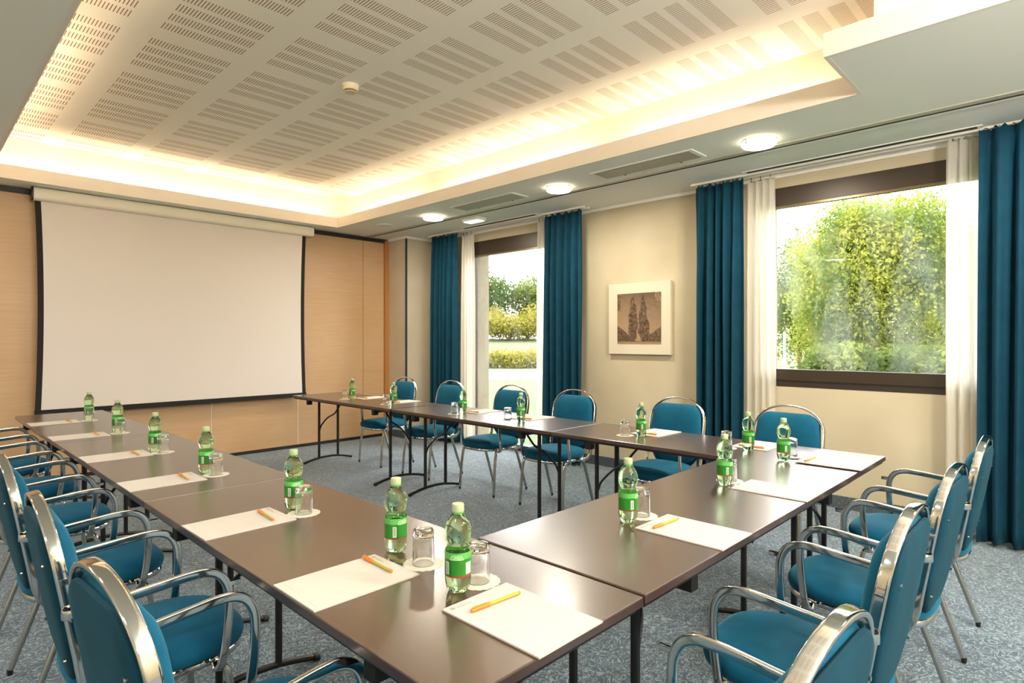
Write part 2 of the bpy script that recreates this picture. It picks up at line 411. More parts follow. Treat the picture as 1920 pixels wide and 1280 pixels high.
curtain('curtain', 3.90, 4.42, 5.085, 2.755, .062, 5.5, m_curt, 'teal curtain between the glass door window and the framed picture', 'curtain', .08, seed=2)
curtain('curtain', 2.14, 2.585, 5.08, 2.755, .062, 5.5, m_curt, 'teal curtain between the framed picture and the large window', 'curtain', .02, seed=3)
curtain('curtain', -.25, .52, 5.03, 2.765, .07, 8, m_curt, 'teal curtain at the right edge of the photo, beside the large window', 'curtain', .02, seed=4)
curtain('sheer_curtain', 5.70, 5.93, 5.16, 2.74, .035, 4, m_sheer, 'white sheer curtain at the left side of the glass door window', 'curtain', .05, seed=5, th=0)
curtain('sheer_curtain', 4.43, 4.585, 5.16, 2.74, .03, 3, m_sheer, 'white sheer curtain at the right side of the glass door window', 'curtain', .1, seed=6, th=0)
curtain('sheer_curtain', 1.90, 2.14, 5.16, 2.74, .035, 4, m_sheer, 'white sheer curtain at the left side of the large window', 'curtain', .03, seed=7, th=0)
curtain('sheer_curtain', .49, .715, 5.14, 2.76, .04, 3.5, m_sheer, 'white sheer curtain at the right side of the large window', 'curtain', .05, seed=8, th=0)
for (a, c, lb) in ((3.85, 6.52, 'white curtain rail on the ceiling above the glass door window'), (-.4, 2.62, 'white curtain rail on the ceiling above the large window')):
    r = empty('curtain_rail', (5.11, (a+c)/2, ZC)); tag(r, lb, 'curtain rail')
    L = (c-a)/2
    MB().box(-.045, -L, -.018, -.02, L, 0).build('front_track', m_white, r); MB().box(.035, -L, -.018, .06, L, 0).build('rear_track', m_white, r)

# ------------------------------------------------------------------ ceiling fittings
def lamp(y, lb):
    t = empty('ceiling_lamp', (4.285, y, ZC)); tag(t, lb, 'ceiling lamp', 'round glass lamps along the window side')
    MB().lathe([(.118, 0), (.118, -.006), (.108, -.010), (.0, -.010)], 40).build('ring', m_white, t, smooth=True)
    MB().lathe([(.104, -.012), (.112, -.022), (.116, -.032), (.108, -.040), (.06, -.044), (0, -.045)], 40).build('glass_disc', m_lampglass, t, smooth=True)
    b = MB()
    for k in range(3):
        a = k*2*PI/3+.6; b.box(.114*math.cos(a)-.004, .114*math.sin(a)-.004, -.036, .114*math.cos(a)+.004, .114*math.sin(a)+.004, 0)
    b.build('clips', m_chrome, t)
    l = bpy.data.lights.new('ceiling_lamp_bulb', 'AREA'); l.shape = 'DISK'; l.size = .2; l.energy = LAMPW; l.color = (1, .91, .74)
    o = bpy.data.objects.new('bulb', l); COL.objects.link(o); o.parent = t; o.location = (0, 0, -.05)
LAMPW = 16
lamp(1.69, 'round glowing glass ceiling lamp nearest the large window')
lamp(3.545, 'round glowing glass ceiling lamp between the two air vents')
lamp(5.42, 'round glowing glass ceiling lamp nearest the ceiling speaker')
def vent(y0, y1, lb):
    t = empty('air_vent', (4.235, (y0+y1)/2, ZC)); tag(t, lb, 'air vent'); L = (y1-y0)/2
    MB().box(-.12, -L, -.008, .12, L, 0).build('frame', m_ceil, t, bevel=.002)
    MB().box(-.095, -L+.03, -.0115, .095, L-.03, -.0075).build('grille', m_grille, t)
    MB().box(.104, -L+.2, -.012, .112, -L+.215, -.007).box(.104, L-.215, -.012, .112, L-.2, -.007).build('latch', m_trackdark, t)
vent(2.12, 3.06, 'long ceiling air vent beside the lamp nearest the large window')
vent(3.99, 4.92, 'long ceiling air vent nearer the projection screen')
def slot(y0, y1, lb):
    t = empty('slot_diffuser', (5.02, (y0+y1)/2, ZC)); tag(t, lb, 'air diffuser'); L = (y1-y0)/2
    MB().box(-.03, -L, -.006, .03, L, 0).build('frame', m_ceil, t)
    MB().box(-.018, -L+.03, -.009, -.006, L-.03, -.0055).box(.004, -L+.03, -.009, .016, L-.03, -.0055).build('slots', m_trackdark, t)
slot(.50, 2.11, 'narrow black slot air diffuser in the ceiling before the large window')
slot(4.47, 5.75, 'narrow slot air diffuser in the ceiling before the glass door window')
t = empty('ceiling_speaker', (4.20, 6.285, ZC)); tag(t, 'round flush ceiling speaker near the far right corner', 'speaker')
MB().lathe([(.10, 0), (.10, -.006), (.09, -.01), (.088, -.006), (0, -.006)], 36).build('rim', m_white, t, smooth=True)
MB().lathe([(.087, -.007), (.06, -.010), (0, -.011)], 36).build('grille', M('speaker_grille', srgb(226, 226, 218), .7).m, t, smooth=True)
t = empty('emergency_light', (4.71, 5.19, ZC)); tag(t, 'small rectangular emergency light on the ceiling by the curtain', 'light')
MB().box(-.075, -.14, -.03, .075, .14, .004).build('housing', m_white, t, bevel=.006); MB().box(-.06, -.12, -.04, .06, .12, -.029).build('lens', m_emerg, t, bevel=.004)
t = empty('smoke_detector', (2.268, 3.825, ZU)); tag(t, 'round cream smoke detector on the slotted ceiling', 'smoke detector')
MB().lathe([(.058, 0), (.060, -.012), (.056, -.014)], 32).build('base', m_white, t, smooth=True)
MB().lathe([(.058, -.013), (.057, -.03), (.05, -.04), (.046, -.040)], 32).build('body', M('detector_cream', srgb(232, 218, 184), .5).m, t, smooth=True)
MB().lathe([(.044, -.036), (.042, -.050)], 32, mod=lambda a, z: 1 if math.sin(6*a) > -.6 else .9).build('sensor_ring', M('detector_dark', srgb(120, 98, 62), .6).m, t)
MB().lathe([(.043, -.048), (.04, -.054), (0, -.056)], 32).build('sensor_cap', M('detector_cap', srgb(206, 196, 164), .5).m, t, smooth=True)

# ------------------------------------------------------------------ projection screen
t = empty('projection_screen', (2.24, 7.05, 2.66)); tag(t, 'large white pull-down projection screen hanging on the wooden partition', 'projection screen')
X0, X1 = .850-2.24, 3.634-2.24
rr = lambda a, r=1: None
b = MB(); prof = []
for k in range(24):
    a = 2*PI*k/24; prof.append((math.copysign(abs(math.cos(a))**.6, math.cos(a))*.058, math.copysign(abs(math.sin(a))**.6, math.sin(a))*.062+.062))
b.rings([[(X0+.012, y, z) for y, z in prof], [(X1, y, z) for y, z in prof]]); b.build('case', m_case, t, smooth=True)
b = MB(); b.rings([[(X0, y*1.02, (z-.062)*1.02+.062) for y, z in prof], [(X0+.013, y*1.02, (z-.062)*1.02+.062) for y, z in prof]]); b.build('end_cap', m_black, t)
MB().box(X0+.62, -.03, .115, X0+.72, .03, .128).box(X1-.72, -.03, .115, X1-.62, .03, .128).build('mounting_bracket', m_chrome2, t)
MB().box(X0+.02, -.02, .1235, X1-.02, .02, .1265).build('mounting_rail', m_trackdark, t)
def edge(z, l):   # tensioned side, curved inward
    k = ((z-.67)/2.0); w = 4*k*(1-k)
    return (.876+.022*w) if l else (3.552-.022*w)
zs = [.672+(2.662-.672)*k/20 for k in range(21)]
def strip(xa, xb, y, nm, mt, z0=None, z1=None):
    b = MB(); vs = []; 
    Z = [z for z in zs if (z0 is None or z >= z0-1e-6)]
    if z0 is not None and abs(Z[0]-z0) > 1e-4: Z = [z0]+Z
    for yy in (y, y+.002):
        for z in Z: vs += [(xa(z)-2.24, yy-7.05, z-2.66), (xb(z)-2.24, yy-7.05, z-2.66)]
    m = len(Z); fs = []
    for j in range(m-1):
        fs.append((2*j, 2*j+1, 2*j+3, 2*j+2)); o = 2*m; fs.append((o+2*j, o+2*j+2, o+2*j+3, o+2*j+1))
        fs.append((2*j, 2*j+2, o+2*j+2, o+2*j)); fs.append((2*j+1, o+2*j+1, o+2*j+3, 2*j+3))
    fs += [(0, 2*m, 2*m+1, 1), (2*m-2, 2*m-1, 4*m-1, 4*m-2)]
    b.add(vs, fs); return b.build(nm, mt, t)
strip(lambda z: edge(z, 1)+.046, lambda z: edge(z, 0)-.046, 7.05, 'screen_fabric', m_screen, .70)
strip(lambda z: edge(z, 1), lambda z: edge(z, 1)+.046, 7.05, 'border', m_screenback)
strip(lambda z: edge(z, 0)-.046, lambda z: edge(z, 0), 7.05, 'border', m_screenback)
MB().box(.874-2.24, -.012, .652-2.66, 3.555-2.24, .014, .702-2.66).build('weight_bar', m_screenback, t, bevel=.004)
strip_o = None

# ------------------------------------------------------------------ picture
t = empty('framed_picture', (XW-.002, 3.298, 1.212)); tag(t, 'square white framed sepia picture of two poplar trees on the wall', 'picture')
MB().box(-.04, -.365, 0, 0, .365, .735).build('frame', M('picture_frame_white', srgb(212, 202, 180), .6).m, t, bevel=.003)
def picture():
    # printed image as coloured grid; u left->right is +Y -> -Y
    W, Hh = 84, 84
    n1 = RNG.random((22, 22))
    def sm(a, x, y):
        x = x*(a.shape[1]-1.001); y = y*(a.shape[0]-1.001); i = x.astype(int); j = y.astype(int); fx = x-i; fy = y-j
        return a[j, i]*(1-fx)*(1-fy)+a[j, i+1]*fx*(1-fy)+a[j+1, i]*(1-fx)*fy+a[j+1, i+1]*fx*fy
    n2 = RNG.random((60, 60))
    U, V = np.meshgrid((np.arange(W)+.5)/W, (np.arange(Hh)+.5)/Hh)   # V up
    nf = sm(n2, U, V); nl = sm(n1, U, V)
    val = .78-.55*V**1.5 - .10*(U-.4) + .10*(sm(n1, (U*.5+V*.5) % 1, np.clip(V-U*.3+.3, 0, 1))-.5)
    def tree(cx, hw, top, base=.06):
        h = (V-base)/(top-base); wv = hw*np.clip(np.sin(np.clip(h, 0, 1)**.75*PI), 0, 1)**.55*(1-.35*h)
        return (np.abs(U-cx-.02*(nl-.5)-.01*np.sin(20*V)) < wv*(1+.25*(nf-.5))) & (h > 0) & (h < 1)
    tm = tree(.37, .12, .99) | tree(.60, .12, .97) | tree(.68, .08, .55)
    leafv = .05+.42*np.clip((nf-.35)*2.2, 0, 1)*(.5+.5*nl)
    val = np.where(tm, leafv, val)
    hz = .30*np.clip(1-U*3.0, 0, 1)**.6+.05+.03*nf
    hz2 = .28*np.clip((U-.62)*2.6, 0, 1)**.8+.05+.03*nf
    val = np.where(((V < hz) | (V < hz2)) & ~tm, .12+.22*(nf > .6), val)
    val = np.where(V < .045+.01*nf, .55+.2*nl, val)
    val = np.where((U < .06+.05*nf) & (V > .65), .18+.3*(nf > .6), val)
    val = np.where((U > .82+.08*nf) & (V > .86-.05*nl), .25+.4*(nf > .5), val)
    dark = np.array([.055, .018, .008]); lite = np.array([.72, .48, .27])
    val = np.clip(val, 0, 1)[..., None]; c = (dark*(1-val)+lite*val)*.62
    me = bpy.data.meshes.new('picture_print'); y0, y1, za, zb_ = .253, -.263, .105, .628
    ys = y0+(y1-y0)*np.arange(W+1)/W; zz = za+(zb_-za)*np.arange(Hh+1)/Hh
    vs = [(-.0415, float(y), float(z)) for z in zz for y in ys]
    fs = [(j*(W+1)+i, j*(W+1)+i+1, (j+1)*(W+1)+i+1, (j+1)*(W+1)+i) for j in range(Hh) for i in range(W)]
    me.from_pydata(vs, [], fs); at = me.color_attributes.new('print', 'FLOAT_COLOR', 'CORNER')
    cc = np.ones((Hh*W, 4, 4)); cc[..., :3] = c.reshape(-1, 1, 3); at.data.foreach_set('color', cc.ravel())
    x = M('sepia_print', (.5, .5, .5), .6); a = x.new('ShaderNodeVertexColor', layer_name='print'); x.link(a.outputs[0], x.p.inputs['Base Color'])
    me.materials.append(x.m); o = bpy.data.objects.new('picture_print', me); COL.objects.link(o); o.parent = t
picture()

# ------------------------------------------------------------------ tables
def make_table(L=1.80, Wd=.60):
    root = empty('folding_table')
    MB().box(-L/2, -Wd/2, .716, L/2, Wd/2, .74).build('table_top', m_table, root, bevel=.003)
    MB().box(-L/2+.012, -Wd/2+.012, .703, L/2-.012, Wd/2-.012, .716).build('apron', m_edge, root)
    for sx in (-1, 1):
        x = sx*(L/2-.245)
        for sy in (-1, 1):
            MB().box(x+sx*0-.02-.045*sx, sy*(Wd/2-.045)-.025, .655, x+.02-.045*sx, sy*(Wd/2-.045)+.025, .704).build('corner_block', m_rubber, root, bevel=.003)
        pf = spline([(x, -.285, .014), (x, -.2, .034), (x, -.1, .05), (x, 0, .055), (x, .1, .05), (x, .2, .034), (x, .285, .014)], 4)
        lg = MB().sweep(pf, .012, .012, ref=(1, 0, 0), n=10).build('leg_foot', m_black, root, smooth=True)
        for sy in (-1, 1):
            MB().sweep([(x, sy*.265, .019), (x, sy*.29, .013)], .016, .0135, ref=(1, 0, 0), n=10).build('foot_cap', m_rubber, lg, smooth=True)
            MB().sweep([(x, sy*.115, .045), (x, sy*.115, .70)], .013, .013, ref=(1, 0, 0), n=10).build('leg', m_black, root, smooth=True)
        MB().sweep([(x, -.25, .692), (x, .25, .692)], .013, .011, ref=(1, 0, 0), n=8).build('cross_bar', m_black, root, smooth=True)
        pb = spline([(x-sx*.01, sx*.115, .36), (x-sx*.03, sx*.10, .42), (x-sx*.10, sx*.07, .50), (x-sx*.16, sx*.02, .55), (x-sx*.22, 0, .63), (x-sx*.30, 0, .70)], 4)
        MB().sweep(pb, .009, .007, ref=(0, 1, 0), n=8).build('brace', m_black, root, smooth=True)
    return root
P0 = make_table()
tabs = [
 (.953, 5.352, 90, 'dark brown folding table on the left, nearest the projection screen', 'left table row'),
 (.953, 3.520, 90, 'dark brown folding table, middle one of the left row', 'left table row'),
 (.953, 1.685, 90, 'dark brown folding table in the foreground with the nearest glasses', 'left table row'),
 (2.158, 1.067, 0, 'dark brown folding table joining the foreground row to the window row', None),
 (3.363, 1.690, 90, 'dark brown folding table by the large window, glaring white at its right end', 'window table row'),
 (3.363, 3.545, 90, 'dark brown folding table, middle one of the window row', 'window table row'),
 (3.363, 5.448, 90, 'dark brown folding table of the window row, nearest the projection screen', 'window table row')]
fix = [(1.836, ), (1.836, ), (1.836, ), (1.81, ), (1.84, ), (1.86, ), (1.90, )]
for i, (x, y, a, lb, g) in enumerate(tabs):
    o = P0 if i == 0 else copy_tree(P0)
    o.location = (x, y, 0 if i != 3 else .004); o.rotation_euler = (0, 0, math.radians(a)); o.scale = (fix[i][0]/1.806, 1, 1)
    tag(o, lb, 'table'); 
    if g: o['group'] = g
    elif 'group' in o: del o['group']

# ------------------------------------------------------------------ chairs
def make_chair():
    root = empty('armchair')
    # seat
    def outl(sx, sy, n=40):
        out = []
        for k in range(n):
            a = 2*PI*k/n; c, s2 = math.cos(a), math.sin(a)
            px = math.copysign(abs(c)**(2/3.0), c); py = math.copysign(abs(s2)**(2/2.7), s2)
            wx = .232 - .022*(1-py)*.5 - .012*max(0, py)
            out.append((px*wx*sx, .045+py*.240*sy))
        return out
    R = [(.80, .412), (.93, .410), (.98, .416), (1.0, .432), (.992, .448), (.95, .463), (.85, .474), (.65, .482), (.4, .486), (.15, .488)]
    rings = [[(p[0], p[1], z) for p in outl(s_, s_ if s_ < .8 else .5*s_+.5*s_)] for s_, z in R]
    MB().rings(rings).build('seat', m_fab, root, smooth=True, angle=60)
    # rail under the seat
    o1 = outl(.93, .95); pts = [(p[0], p[1], .400) for p in o1] + [(o1[0][0], o1[0][1], .400)]
    MB().sweep(pts, .011, .0065, ref=(0, 0, 1), n=8, caps=False).build('seat_frame', m_chrome, root, smooth=True)
    MB().box(-.20, .02, .385, .20, .045, .398).box(-.20, -.10, .385, .20, -.078, .398).build('stretcher', m_chrome2, root)
    # back hoop
    ZT_ = .932
    def hy(z): return -.165-.085*((z-.45)/.49)
    side = [(.19, .0, .398), (.198, -.06, .388), (.206, -.115, .392), (.212, -.148, .42), (.214, hy(.47), .47), (.215, hy(.55), .55), (.217, hy(.64), .64), (.219, hy(.71), .71), (.219, hy(.76), .76)]
    s1 = spline(side, 4)
    arch = []
    for k in range(1, 24):
        a = PI*k/24; zz = .757+.175*abs(math.sin(a))**.86; arch.append(Vector((.219*math.copysign(abs(math.cos(a))**.95, math.cos(a)), hy(zz), zz)))
    path = s1 + arch + [Vector((-p.x, p.y, p.z)) for p in reversed(s1)]
    refs = []
    nrm = Vector((0, 1, .1735)).normalized()
    for i, p in enumerate(path):
        if p.z > .6: refs.append(nrm)
        else:
            t = (path[min(i+1, len(path)-1)]-path[max(i-1, 0)]).normalized(); r = t.cross(Vector((1, 0, 0)))
            if p.x < 0: r = -r
            r = Vector((0, r.y, r.z)).normalized()
            if r.dot(nrm) < -.2 and p.z > .45: r = -r
            refs.append(r)
    for i in range(1, len(refs)):
        if refs[i].dot(refs[i-1]) < 0: refs[i] = -refs[i]
    MB().sweep(path, .0145, .0060, ref=[tuple(r) for r in refs], n=20, e=5).build('back_frame', m_chrome, root, smooth=True)
    # back pads: ring layers in the hoop plane
    def pad(name, mat, w0, w1, top_w, depth_prof, off=0):
        def out(s_):
            P = []; zc = (w0+w1)/2; hh = (w1-w0)/2
            n = 48
            for k in range(n):
                a = 2*PI*k/n; c, q = math.cos(a), math.sin(a)
                e = 14 if q > 0 else 2.6
                z = zc+math.copysign(abs(q)**(2/e), q)*hh*s_; xx = math.copysign(abs(c)**(2/e), c)
                wz = .208
                zr = min(max(z, .4), .935)
                if zr > .757: wz = min(.208, .210*max(0.05, 1-((zr-.757)/.175)**2.1)**.5)
                P.append((xx*wz*s_, z))
            return P
        rings = []
        for s_, d in depth_prof:
            rings.append([(px, hy(z)+d+off, z) for px, z in out(s_)])
        MB().rings(rings).build(name, mat, root, smooth=True, angle=50)
    pad('backrest', m_fab, .455, .888, .1, [(.96, 0.0), (1.0, .008), (1.0, .018), (.96, .030), (.86, .041), (.66, .049), (.4, .053), (.12, .054)])
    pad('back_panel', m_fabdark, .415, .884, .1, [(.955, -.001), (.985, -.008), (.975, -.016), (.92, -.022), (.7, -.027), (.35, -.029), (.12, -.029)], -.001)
    for sx in (-1, 1):
        for z in (.52, .78): MB().cyl((sx*.165, hy(z)-.030, z), .0045, .006, 8, axis='y').build('screw', m_chrome, root)
    # armrests
    for sx in (-1, 1):
        X = sx*.248
        p = [(sx*.240, -.205, .662), (X, -.19, .664), (X, -.165, .666), (X, -.10, .673), (X, .0, .682), (X, .075, .688), (X, .12, .685), (X, .152, .668), (X, .172, .635), (X, .178, .595), (X, .176, .53), (X, .168, .46), (X, .160, .415), (sx*.240, .156, .392), (sx*.222, .154, .384), (sx*.205, .154, .396)]
        ar = MB().sweep(spline(p, 5), .0065, .0125, ref=(1, 0, 0), n=20, e=6).build('armrest', m_chrome, root, smooth=True)
        MB().lathe([(.0185, .652), (.019, .655), (.019, .673), (.0185, .676), (.0165, .676), (.0165, .652)], 24, c=(sx*.226, hy(.66), 0), closed=True).build('arm_clamp', m_chrome, ar, smooth=True)
        if sx > 0:
            MB().box(X-.006, .165, .630, X+.006, .212, .645).build('link_bar', m_chrome, ar, bevel=.002)
    # legs
    for sx in (-1, 1):
        f = [(sx*.15, .13, .398), (sx*.185, .155, .396), (sx*.205, .175, .382), (sx*.213, .190, .345), (sx*.218, .208, .2), (sx*.222, .222, .022)]
        lg = MB().sweep(spline(f, 5), .0115, .0105, ref=(1, 0, 0), n=10, e=3).build('leg', m_chrome2, root, smooth=True)
        MB().cyl((sx*.222, .222, 0), .009, .022, 12, r2=.011).build('foot_glide', m_rubber, lg, smooth=True)
        r = [(sx*.17, .03, .396), (sx*.200, -.03, .394), (sx*.210, -.058, .380), (sx*.213, -.078, .345), (sx*.216, -.13, .2), (sx*.220, -.192, .022)]
        lg = MB().sweep(spline(r, 5), .0115, .0105, ref=(1, 0, 0), n=10, e=3).build('leg', m_chrome2, root, smooth=True)
        MB().cyl((sx*.220, -.194, 0), .009, .022, 12, r2=.011).build('foot_glide', m_rubber, lg, smooth=True)
    return root
C0 = make_chair()
side = 'teal upholstered chrome armchair '
ch = []
for y, lb in zip((1.36, 2.085, 2.925, 3.81, 4.70, 5.58), ('on the left, nearest the camera', 'on the left, second from the camera', 'on the left, third from the camera', 'on the left, fourth from the camera', 'on the left, second from the projection screen', 'on the left, nearest the projection screen')):
    ch.append((.508, y, -86 if y < 1.5 else -90, lb, 'armchairs along the left tables'))
for x, lb in zip((1.00, 1.815, 2.525, 3.345), ('at the lower right, nearest the camera', 'on the right side, second from the camera', 'on the right side, third from the camera', 'on the right side, nearest the sheer curtain')):
    ch.append((x, .567 if x > 1.2 else .522, 0, lb, 'armchairs along the crossing table'))
for y, lb in zip((5.61, 4.79, 3.90, 3.145, 2.19, 1.40), ('at the window tables, nearest the projection screen', 'at the window tables, in front of the far curtain', 'at the window tables, in front of the glass door', 'at the window tables, just left of the framed picture', 'at the window tables, right below the framed picture', 'at the window tables, below the large window')):
    ch.append((3.79, y, 90, lb, 'armchairs behind the window tables'))
for i, (x, y, a, lb, g) in enumerate(ch):
    o = C0 if i == 0 else copy_tree(C0)
    o.location = (x, y, 0); o.rotation_euler = (0, 0, math.radians(a+random.uniform(-1.5, 1.5))); tag(o, side+lb, 'chair', g)

# ------------------------------------------------------------------ place settings
BOT = {'A1':(1.029,5.595),'A2':(1.027,4.717),'A3':(0.994,3.741),'A4':(0.997,2.957),'A5':(1.015,2.110),'A6':(1.017,1.462),'A7':(0.964,1.121),'B1':(1.722,1.120),'B2':(2.448,1.111),'B3':(3.153,1.118),'W6':(3.325,1.371),'W5':(3.330,2.067),'W4':(3.310,3.113),'W3':(3.330,3.806),'W2':(3.295,4.775),'W1':(3.303,5.534)}
GLS = {'A1':(1.017,5.520),'A2':(1.022,4.627),'A3':(1.012,3.665),'A4':(1.015,2.885),'A5':(1.008,2.016),'A6':(1.012,1.323),'A7':(1.037,1.126),'B1':(1.812,1.124),'B2':(2.53,1.125),'B3':(3.286,1.125),'W6':(3.308,1.489),'W5':(3.285,2.160),'W4':(3.279,3.225),'W3':(3.240,3.814),'W2':(3.265,4.856),'W1':(3.245,5.580)}
PAD = {'A1':(.802,5.53,0),'A2':(.802,4.645,0),'A3':(.803,3.71,0),'A4':(.800,2.905,.5),'A5':(.802,2.06,1),'A6':(.804,1.368,.3),'A7':(.969,.912,90),'B1':(1.776,.912,90),'B2':(2.50,.912,90),'B3':(3.25,.912,90),
       'W1':(3.512,5.50,180),'W2':(3.512,4.92,181),'W3':(3.512,3.76,180),'W4':(3.505,3.165,180),'W5':(3.510,2.065,179),'W6':(3.505,1.385,180)}
PEN = {'A7':(0.971,0.992,-4.3),'A6':(0.907,1.392,-91.9),'A5':(0.889,2.059,-94.3),'A4':(0.885,2.905,-92.3),'A3':(0.887,3.700,-88.8),'A2':(0.896,4.655,-90.5),'A1':(0.890,5.54,-86.9),'B1':(1.770,1.003,-3.2),'B3':(3.235,1.015,-1.5),
       'W1':(3.42,5.50,88),'W2':(3.40,4.90,92),'W3':(3.40,3.76,90),'W4':(3.395,3.15,86),'W5':(3.40,2.07,91),'W6':(3.40,1.385,88)}
WH = {'A1':'left table row, nearest the projection screen','A2':'left table row, second from the projection screen','A3':'left table row, third from the projection screen','A4':'left table row, fourth from the projection screen','A5':'left table row, fifth from the projection screen','A6':'left table row, sixth from the projection screen','A7':'foreground table corner, nearest the camera',
      'B1':'right crossing table, nearest the camera','B2':'right crossing table, middle setting','B3':'right table end in the bright glare',
      'W1':'window table row, nearest the projection screen','W2':'window table row, second from the projection screen','W3':'window table row, third from the projection screen','W4':'window table row, fourth from the projection screen','W5':'window table row, below the framed picture','W6':'window table row, before the last curtain'}
ZT = .74
def make_bottle():
    root = empty('water_bottle')
    prof = [(.010, .004), (.018, .0), (.024, .002), (.029, .009), (.0315, .020), (.0325, .034), (.0322, .040), (.0322, .090), (.0323, .100), (.0316, .1045), (.0290, .109), (.0262, .1135), (.0258, .1155), (.0266, .1195), (.0305, .129), (.0325, .140), (.0330, .150), (.0325, .158), (.0300, .167), (.0255, .176), (.0195, .185), (.0150, .191), (.0132, .195), (.0130, .199)]
    def mod(a, z): 
        k = max(0, min(1, (.036-z)/.03)); return 1-.10*k*(.5-.5*math.cos(5*a)) 
    MB().lathe(prof, 40, mod=mod).build('body', m_pet, root, smooth=True, angle=80)
    def band(r, z0, z1, nm, mt, a0=0, a1=2*PI, n=40, par=root):
        full = abs(a1-a0-2*PI) < 1e-3; b = MB()
        if full: b.lathe([(r, z0), (r, z1), (r+.0004, z1), (r+.0004, z0)], n, closed=True)
        else:
            vs = []; 
            for i in range(n+1):
                a = a0+(a1-a0)*i/n
                for rr_ in (r, r+.0003):
                    for z in (z0, z1): vs.append((rr_*math.cos(a), rr_*math.sin(a), z))
            fs = []
            for i in range(n): k = 4*i; fs += [(k, k+1, k+5, k+4), (k+2, k+6, k+7, k+3), (k, k+4, k+6, k+2), (k+1, k+3, k+7, k+5)]
            fs += [(0, 2, 3, 1), (4*n, 4*n+1, 4*n+3, 4*n+2)]
            b.add(vs, fs)
        return b.build(nm, mt, par, smooth=True)
    lab = band(.0327, .046, .086, 'label', m_label)
    band(.0327, .0865, .1025, 'film_sleeve', m_film)
    band(.0328, .043, .0462, 'red_stripe', m_labelred, par=lab)
    band(.0332, .046, .086, 'dark_panel', m_labeldark, -2.55, -2.38, 6, par=lab)
    band(.0332, .050, .080, 'barcode', m_labelpale, -2.90, -2.58, 8, par=lab)
    bars = MB()
    for k in range(9):
        z = .053+k*.0028; a0, a1 = -2.84, -2.64
        bars.add([(.0337*math.cos(a), .0337*math.sin(a), zz) for a, zz in ((a0, z), (a1, z), (a1, z+.0013), (a0, z+.0013))], [(0, 1, 2, 3)])
    bars.build('barcode_lines', M('barcode_grey', srgb(70, 70, 80), .6).m, lab)
    band(.0332, .050, .078, 'info_panel', m_labelpale, -1.25, -.70, 10, par=lab)
    txt = MB()
    def stroke(a0, z0, a1, z1, w=.0009, r=.0335):
        n = 5
        for k in range(n):
            t0, t1 = k/n, (k+1)/n; pa = a0+(a1-a0)*t0, z0+(z1-z0)*t0; pb = a0+(a1-a0)*t1, z0+(z1-z0)*t1
            da = (a1-a0)*r; dz = z1-z0; L = math.hypot(da, dz); na, nz = -dz/L*w/r, da/L*w
            q = [(pa[0]+na, pa[1]+nz), (pb[0]+na, pb[1]+nz), (pb[0]-na, pb[1]-nz), (pa[0]-na, pa[1]-nz)]
            txt.add([(r*math.cos(a), r*math.sin(a), z) for a, z in q], [(0, 1, 2, 3)])
    ac = -1.95; q = lambda u: ac+u
    for (u0, z0, u1, z1_) in [(-.50, .0865, -.36, .0965), (-.36, .0965, .36, .0965), (.36, .0965, .50, .0865), (-.5, .0865, .5, .0865),
        (-.30, .0945, -.30, .0885), (-.30, .0885, -.18, .0885), (-.18, .0885, -.18, .0945),
        (-.11, .0885, -.11, .0945), (-.11, .0945, -.05, .0905), (-.05, .0905, .01, .0945), (.01, .0945, .01, .0885),
        (.06, .0885, .11, .0945), (.11, .0945, .16, .0885), (.21, .0945, .21, .0885), (.21, .0885, .32, .0885), (.32, .0885, .32, .0945)]:
        stroke(q(u0), z0, q(u1), z1_)
    txt.build('embossed_lettering', m_emb, root)
    MB().lathe([(.0138, .192), (.0148, .193), (.0148, .195), (.0138, .196)], 28).build('neck_ring', m_neck, root, smooth=True)
    MB().lathe([(.0142, .1965), (.0148, .198), (.0148, .213), (.0140, .2155), (.006, .2160), (0, .2160)], 60, mod=lambda a, z: 1+.018*math.cos(30*a)).build('cap', m_cap, root, smooth=True, angle=60)
    return root
def make_glass():
    root = empty('drinking_glass')
    # upside-down tumbler, one closed solid
    prof = [(.0300, 0.0), (.0305, .0010), (.0302, .02), (.0292, .06), (.0288, .074), (.0292, .078), (.0292, .090), (.0280, .0945), (.0245, .0960), (.018, .0945), (.0, .0940)]
    inn = [(.0, .0765), (.020, .0765), (.0262, .0740), (.0268, .07), (.0275, .04), (.0282, .02), (.0286, .0010)]
    pts = prof + inn
    b = MB(); n = 40; vs = []
    for r, z in pts:
        for i in range(n): a = 2*PI*i/n; vs.append((max(r, .0002)*math.cos(a), max(r, .0002)*math.sin(a), z))
    m = len(pts); fs = [(j*n+i, j*n+(i+1) % n, ((j+1) % m)*n+(i+1) % n, ((j+1) % m)*n+i) for j in range(m) if j != len(prof)-1 for i in range(n)]
    fs.append(tuple((len(prof)-1)*n+i for i in range(n))); fs.append(tuple(len(prof)*n+i for i in range(n))[::-1])
    b.add(vs, fs)
    o = b.build('tumbler', m_glass, root, smooth=True, angle=50)
    return root
def make_doily():
    b = MB(); n = 144
    rings = []
    for r, z in ((.0555, 0.0), (.0555, .0006), (.050, .0010), (.0485, .0006), (.040, .0010), (.002, .0008)):
        rq = [r*(.975+.06*abs(math.sin(9*2*PI*i/n))) if r > .049 else r for i in range(n)]
        rings.append([(rq[i]*math.cos(2*PI*i/n), rq[i]*math.sin(2*PI*i/n), z) for i in range(n)])
    b.rings(rings); o = b.build('doily_coaster', m_doily, None, smooth=True, angle=20); return o
